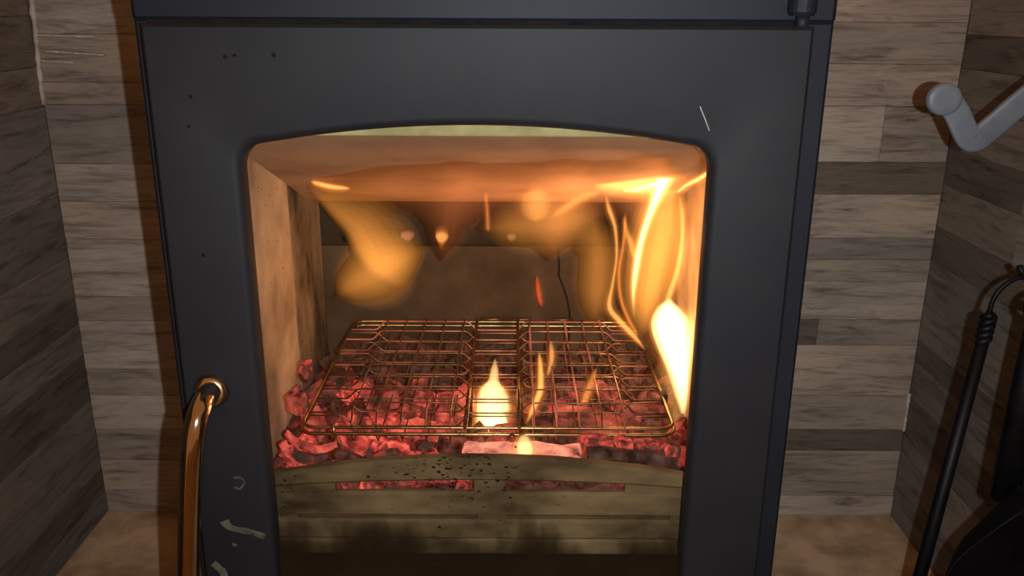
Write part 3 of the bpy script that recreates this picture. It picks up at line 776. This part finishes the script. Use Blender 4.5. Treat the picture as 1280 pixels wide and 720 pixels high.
# tall bright streak
flame('tall yellow flame streak curling up to the baffle', [(793, 398, 3, 1.06), (792, 368, 5, 1.06), (796, 332, 7, 1.05), (803, 298, 7, 1.04), (814, 265, 8, 1.02), (826, 235, 12, 1.0), (836, 208, 15, 0.98), (845, 190, 10, 0.96), (850, 181, 4, 0.96)],
      glow(ORG, YEL, 0.5, 1.8, 3.0))
flame('broad orange flame sheet behind the tall streak', [(800, 420, 16, 1.09), (806, 378, 32, 1.09), (815, 335, 40, 1.09), (823, 292, 40, 1.08), (832, 254, 30, 1.07), (844, 226, 12, 1.06)], soft((1.0, 0.36, 0.06), 1.7), 0.35, shift=0.2)
flame('thin bright rim along the right side of the orange sheet', [(826, 400, 3, 1.03), (836, 372, 4, 1.03), (847, 338, 4, 1.03), (853, 302, 3, 1.03), (853, 270, 3, 1.03), (849, 243, 2, 1.03)], glow(ORG, YEL, 0.4, 0.8))
flame('flame tongue licking right along the baffle to the door edge', [(846, 242, 2, 0.98), (858, 232, 3, 0.94), (874, 224, 4, 0.90), (890, 213, 3, 0.86), (902, 206, 2, 0.85)], glow(ORG, YEL, 0.5, 1.3))
flame('flame tongue spreading left from the tall streak under the baffle', [(830, 226, 6, 1.0), (812, 233, 6, 1.02), (795, 237, 5, 1.04), (778, 238, 3, 1.05)], glow(ORG, YEL, 0.5, 1.6, 1.2))
flame('wide orange glow of flame under the baffle left of the tall streak', [(858, 176, 12, 0.96), (826, 198, 34, 0.98), (794, 212, 40, 1.0), (764, 226, 28, 1.02), (744, 240, 8, 1.03)], soft((1.0, 0.36, 0.08), 2.6), 0.45)
# thin wisps
flame('thin curling orange wisp left of the tall streak', [(806, 437, 3, 1.03), (792, 420, 4, 1.03), (775, 402, 4, 1.04), (762, 384, 3.5, 1.05), (766, 355, 2, 1.06), (771, 320, 2, 1.06), (769, 285, 2.5, 1.06), (761, 260, 3, 1.06), (757, 242, 1.5, 1.06)], glow(ORG, YEL, 0.45, 1.0))
flame('second thin wisp beside the curling orange wisp', [(798, 420, 2, 1.07), (785, 398, 2, 1.07), (776, 372, 2, 1.07), (774, 340, 2, 1.07), (780, 300, 2, 1.07), (782, 265, 1.5, 1.07)], glow(ORG, ORG, 0.3, 0.4))
flame('short yellow wisp joining the tall streak from the left', [(794, 325, 3, 1.04), (789, 305, 4, 1.04), (783, 288, 3, 1.04), (780, 270, 2, 1.04)], glow(ORG, YEL, 0.35, 0.4))
# left amber billows: crisp on their left, fading to the right
flame('upper amber flame billow curling from the left baffle edge', [(376, 222, 6, 1.03), (404, 238, 16, 1.05), (434, 256, 28, 1.08), (462, 276, 38, 1.10), (482, 304, 44, 1.12), (496, 334, 36, 1.13), (506, 362, 10, 1.13)], soft(AMB, 0.68), 0.5, shift=0.75)
flame('lower rounded amber flame billow above the left rear of the grill', [(535, 312, 12, 1.11), (504, 322, 38, 1.11), (476, 338, 52, 1.11), (454, 350, 46, 1.11), (434, 361, 30, 1.11), (420, 370, 10, 1.11)], soft(AMB, 0.62), 0.4)
flame('faint wide orange veil of flame under the whole baffle', [(400, 222, 8, 0.862), (470, 232, 32, 0.862), (560, 238, 46, 0.862), (650, 240, 50, 0.862), (740, 238, 50, 0.862), (810, 230, 40, 0.862), (860, 218, 10, 0.862)], soft((1.0, 0.24, 0.08), 0.20), 0.3)
flame('faint broad flame tongue rising between the left billow and the flame ball', [(556, 330, 8, 0.98), (560, 296, 30, 0.96), (566, 262, 42, 0.93), (580, 232, 40, 0.905), (600, 206, 16, 0.89)], soft((1.0, 0.26, 0.08), 0.13), 0.4)
flame('faint broad flame tongue rising behind the flame ball', [(690, 330, 8, 0.98), (694, 296, 32, 0.96), (700, 262, 48, 0.93), (716, 230, 46, 0.905), (736, 202, 16, 0.89)], soft((1.0, 0.29, 0.08), 0.30), 0.4)
flame('broad orange flame tongue spreading under the upper right of the baffle', [(800, 300, 8, 0.98), (806, 270, 32, 0.95), (812, 240, 44, 0.92), (822, 212, 40, 0.895), (838, 188, 14, 0.885)], soft((1.0, 0.31, 0.08), 0.45), 0.4)
flame('small yellow flame tip at the left end of the baffle', [(388, 227, 2, 1.00), (402, 231, 3, 1.00), (416, 234, 3, 1.00), (438, 236, 2, 1.00)], glow(ORG, YEL, 0.5, 0.9))
# middle
flame('round glowing flame ball under the middle of the baffle', [(670, 278, 6, 1.06), (670, 268, 15, 1.06), (670, 256, 19, 1.06), (671, 245, 16, 1.06), (672, 234, 6, 1.06)], [(1.5, ORG, 0.10), (1.25, ORG, 0.12), (1.02, YEL, 0.22), (0.9, ORG, 0.15), (0.6, YEL, 0.12)], 0.7)
flame('amber flame veil right of the glowing flame ball', [(596, 286, 8, 1.12), (640, 284, 34, 1.12), (685, 280, 44, 1.12), (722, 276, 42, 1.12), (756, 266, 14, 1.12)], soft(AMB, 0.46), 0.4)
flame('faint amber flame column rising left of the curling wisp', [(742, 412, 12, 1.12), (746, 370, 32, 1.12), (748, 335, 34, 1.12), (746, 300, 28, 1.12), (740, 270, 8, 1.12)], soft(AMB, 0.42), 0.4)
flame('arched flame edge between the flame ball and the wisp', [(690, 272, 2, 1.08), (710, 258, 4, 1.07), (730, 246, 4, 1.06), (750, 240, 2, 1.06)], glow(ORG, YEL, 0.4, 0.25))
flame('faint thin upright wisp left of the flame ball', [(610, 290, 2, 1.10), (609, 265, 2, 1.08), (607, 240, 1.5, 1.06)], glow(ORG, ORG, 0.2, 0.2))
flame('orange jet glowing at a rear air nozzle', [(544, 297, 3, 1.19), (549, 297, 8, 1.185), (555, 297, 8, 1.185), (561, 297, 3, 1.19)], [(1.8, ORG, 0.2), (1.2, ORG, 0.4), (0.8, YEL, 0.5)], 0.8)
flame('faint pinkish jet at the rear air nozzle left of the orange jet', [(500, 295, 3, 1.19), (506, 295, 6, 1.185), (513, 295, 6, 1.185), (518, 295, 3, 1.19)], [(1.3, ORG, 0.15), (0.9, (1.0, 0.5, 0.3), 0.2)], 0.8)
flame('faint jet at the rear air nozzle below the flame ball', [(634, 297, 3, 1.19), (639, 297, 5, 1.185), (645, 297, 3, 1.19)], [(1.3, ORG, 0.12), (0.9, (1.0, 0.5, 0.3), 0.15)], 0.8)
# centre and low flames
flame('bottle shaped white flame under the middle of the grill', [(616, 540, 22, 0.93), (616, 520, 24, 0.93), (616, 500, 23, 0.94), (616, 488, 18, 0.95), (617, 477, 8, 0.95), (618, 464, 5.5, 0.95), (619, 449, 3, 0.95)],
      [(1.9, ORG, 0.14), (1.5, ORG, 0.2), (1.25, ORG, 0.3), (1.05, YEL, 1.0), (0.9, WHT, 2.6)], flat=True)
flame('small bright flame licking the pale split log', [(657, 575, 9, 0.801), (656, 562, 14, 0.801), (655, 551, 10, 0.801), (655, 543, 4, 0.801)], [(2.2, ORG, 0.12), (1.7, YEL, 0.18), (1.2, YEL, 0.4), (0.8, WHT, 0.9)], 0.25)
flame('thin curved yellow flame rising through the right panel', [(658, 530, 2, 0.92), (667, 510, 4, 0.92), (675, 490, 4.5, 0.92), (676, 470, 4, 0.92), (675, 452, 3, 0.92), (674, 440, 1.5, 0.92)], glow(ORG, YEL, 0.4, 1.0))
flame('small orange flame tip above the right panel', [(684, 470, 2, 0.98), (688, 458, 3, 0.98), (690, 444, 3.5, 0.98), (688, 425, 1.5, 0.98)], glow(ORG, YEL, 0.3, 0.5))
flame('short orange flame in the right panel', [(727, 508, 3, 0.93), (734, 493, 5, 0.93), (739, 478, 4, 0.93), (746, 460, 2, 0.93)], glow(ORG, YEL, 0.3, 0.35))
flame('slender red flame at the back of the grill', [(677, 384, 2, 1.15), (674, 370, 3, 1.15), (672, 355, 2.5, 1.15), (671, 344, 1, 1.15)], glow(RED, RED, 0.2, 0.4))
# the light those flames give
def fire_light(x, y, d_, watts, col, r=0.02):
    l = bpy.data.lights.new('fire_light', 'POINT'); l.energy = watts; l.color = col; l.shadow_soft_size = r
    o = bpy.data.objects.new('fire_light', l); COL.objects.link(o); o.location = at(x, y, d_)
fire_light(785, 425, 0.98, 0.55, (1.0, 0.50, 0.22))
fire_light(790, 300, 1.02, 0.65, (1.0, 0.45, 0.18))
fire_light(617, 500, 0.94, 0.35, (1.0, 0.48, 0.2))
fire_light(465, 345, 1.07, 0.18, (1.0, 0.45, 0.18))
fire_light(665, 330, 1.03, 0.22, (1.0, 0.42, 0.17))

# ------------------------------------------------------------------ right side: bent metal lever and fire tools
lev = tag(empty('bent_lever', at(1200, 150, 0.90)), 'grey metal lever with flattened round knob and sharp bend on the right wall', 'lever')
A_ = at(1180, 124, 0.90); V_ = at(1216, 174, 0.90); E_ = at(1285, 121, 0.895)
dirn = (E_ - V_); k = (XR - V_.x) / dirn.x; W_ = V_ + dirn * k
P = [tuple(at(1172, 118, 0.90)), tuple(at(1186, 128, 0.90)), tuple(at(1196, 142, 0.90)), tuple(at(1205, 162, 0.90)), tuple(at(1212, 173, 0.90)), tuple(at(1222, 173, 0.90)), tuple(at(1240, 159, 0.90)), tuple(E_), tuple(V_ + dirn * (k * 0.5)), tuple(W_)]
def spow(c, e): return math.copysign(abs(c) ** e, c)
bm = bmesh.new(); PP = [Vector(p) for p in catmull(P, 70)]; rings = []
for i, p in enumerate(PP):
    t = (PP[min(i + 1, 69)] - PP[max(i - 1, 0)]).normalized(); u = t.cross(Vector((0, 1, 0))).normalized(); nn = u.cross(t)
    rings.append([bm.verts.new(p + u * 0.0128 * spow(math.cos(k * math.pi / 10), 0.45) + nn * 0.0042 * spow(math.sin(k * math.pi / 10), 0.45)) for k in range(20)])
for i in range(69):
    for k in range(20): bm.faces.new((rings[i][k], rings[i][(k + 1) % 20], rings[i + 1][(k + 1) % 20], rings[i + 1][k]))
bm.faces.new(rings[0]); bm.faces.new(rings[-1][::-1])
obj('arm', bm, M['grey_metal'], lev, True)
bm = bmesh.new(); kc = at(1179, 124, 0.90)
tube(bm, [kc + Vector((0, y, 0)) for y in (0.0055, 0.0045, 0.0, -0.0048, -0.0060, -0.0064, -0.0066)], [0.0150, 0.0170, 0.0176, 0.0170, 0.0150, 0.010, 0.002], 28)
for v in bm.verts: v.co.z = kc.z + (v.co.z - kc.z) * 0.93
obj('knob', bm, M['grey_metal'], lev, True)
bm = bmesh.new(); tube(bm, [W_ + Vector((-0.012, 0, 0)), W_ + Vector((-0.008, 0, 0)), W_ + Vector((0.001, 0, 0))], [0.012, 0.026, 0.028], 20); obj('wall_plate', bm, M['grey_metal'], lev, False)

TD = 0.80
pole_x = at(1330, 400, TD).x
stand = tag(empty('tool_stand', (pole_x, TD, 0)), 'black iron stand holding the fire tools by the right wall', 'tool stand')
bm = bmesh.new(); tube(bm, [(pole_x, TD, 0.0), (pole_x, TD, 0.008), (pole_x, TD, 0.016), (pole_x, TD, 0.022)], [0.085, 0.085, 0.07, 0.02], 28); obj('base', bm, M['black_iron'], stand)
bm = bmesh.new(); tube(bm, [(pole_x, TD, 0.02), (pole_x, TD, 0.72)], 0.008, 12); obj('pole', bm, M['black_iron'], stand, True)
hk = at(1284, 338, TD)
bm = bmesh.new(); tube(bm, [(pole_x, TD, hk.z - 0.004), (hk.x - 0.004, TD, hk.z - 0.004), (hk.x - 0.008, TD, hk.z + 0.004)], 0.0035, 8); obj('arm', bm, M['black_iron'], stand, True)
hs = at(1302, 395, TD - 0.055)
bm = bmesh.new(); tube(bm, [(pole_x, TD, hs.z), (hs.x, TD - 0.03, hs.z), (hs.x, TD - 0.058, hs.z + 0.006)], 0.0035, 8); obj('arm', bm, M['black_iron'], stand, True)
# poker
pk = tag(empty('poker', at(1150, 720, TD)), 'black iron poker with a twisted collar and crook, hanging right of the stove', 'poker')
sA, sB = at(1228, 428, TD), at(1151, 716, TD); dr = (sB - sA).normalized()
bm = bmesh.new(); tube(bm, [sA, sB, sB + dr * 0.10, sB + dr * 0.16], [0.0062, 0.0070, 0.0070, 0.002], 10); obj('shaft', bm, M['black_iron'], pk, True)
tp = at(1237, 392, TD)
bm = bmesh.new()
for ph in (0, math.pi):
    S_ = []
    for i in range(40):
        f = i / 39; c = sA.lerp(tp, f); a = ph + f * 4.5 * math.pi
        S_.append(c + Vector((math.cos(a), math.sin(a), 0)) * 0.0046)
    tube(bm, S_, 0.0036, 8)
obj('twisted_collar', bm, M['black_iron'], pk, True)
bm = bmesh.new(); tube(bm, catmull([tuple(tp + Vector((0, 0, -0.004))), tuple(at(1240, 378, TD)), tuple(at(1250, 362, TD)), tuple(at(1266, 350, TD)), tuple(at(1284, 346, TD)), tuple(at(1299, 353, TD)), tuple(at(1306, 366, TD))], 26), 0.0024, 8); obj('crook', bm, M['black_iron'], pk, True)
# shovel
TS = TD - 0.055
sh = tag(empty('shovel', at(1240, 720, TS)), 'black iron shovel with a flared pan hanging in the lower right corner', 'shovel')
a, b_ = at(1298, 400, TS), at(1256, 622, TS)
bm = bmesh.new(); tube(bm, [a, a.lerp(b_, 0.4), b_], [0.010, 0.0125, 0.014], 12); obj('shaft', bm, M['black_iron'], sh, True)
bm = bmesh.new(); rr_ = 0.013
tube(bm, [tuple(a + Vector((rr_ * math.cos(t_), 0, 0.012 + rr_ * math.sin(t_)))) for t_ in [q * 6.283 / 16 for q in range(16)]], 0.003, 8, closed=True); obj('hanging_ring', bm, M['black_iron'], sh, True)
# pan: a dished sheet with raised sides, hanging upside-down along the shaft
ax = (b_ - a).normalized(); side = Vector((1, 0.25, 0)); side = (side - ax * side.dot(ax)).normalized(); nr = side.cross(ax).normalized()
if nr.y > 0: nr = -nr
bm = bmesh.new(); nu, nv = 14, 16; G1 = []
for j in range(nv + 1):
    f = j / nv; L_ = -0.024 + 0.195 * f
    wd = 0.016 + 0.058 * min(1.0, f * 2.4) ** 0.7
    row = []
    for i in range(nu + 1):
        u = -1 + 2 * i / nu
        rise = 0.030 * max(0, (abs(u) - 0.62) / 0.38) ** 1.3 * (1 - 0.55 * f) + 0.020 * max(0, 1 - f * 3.0)
        row.append(b_ + ax * L_ + side * (u * wd) + nr * rise)
    G1.append(row)
top = [[bm.verts.new(p) for p in r] for r in G1]; bot = [[bm.verts.new(p - nr * 0.0016) for p in r] for r in G1]
for j in range(nv):
    for i in range(nu):
        bm.faces.new((top[j][i], top[j][i + 1], top[j + 1][i + 1], top[j + 1][i])); bm.faces.new((bot[j][i], bot[j + 1][i], bot[j + 1][i + 1], bot[j][i + 1]))
def edge_strip(T, Q):
    for i in range(len(T) - 1): bm.faces.new((T[i], Q[i], Q[i + 1], T[i + 1]))
edge_strip(top[0], bot[0]); edge_strip(top[-1][::-1], bot[-1][::-1]); edge_strip([r[0] for r in top][::-1], [r[0] for r in bot][::-1]); edge_strip([r[-1] for r in top], [r[-1] for r in bot])
obj('pan', bm, M['black_iron'], sh, True)
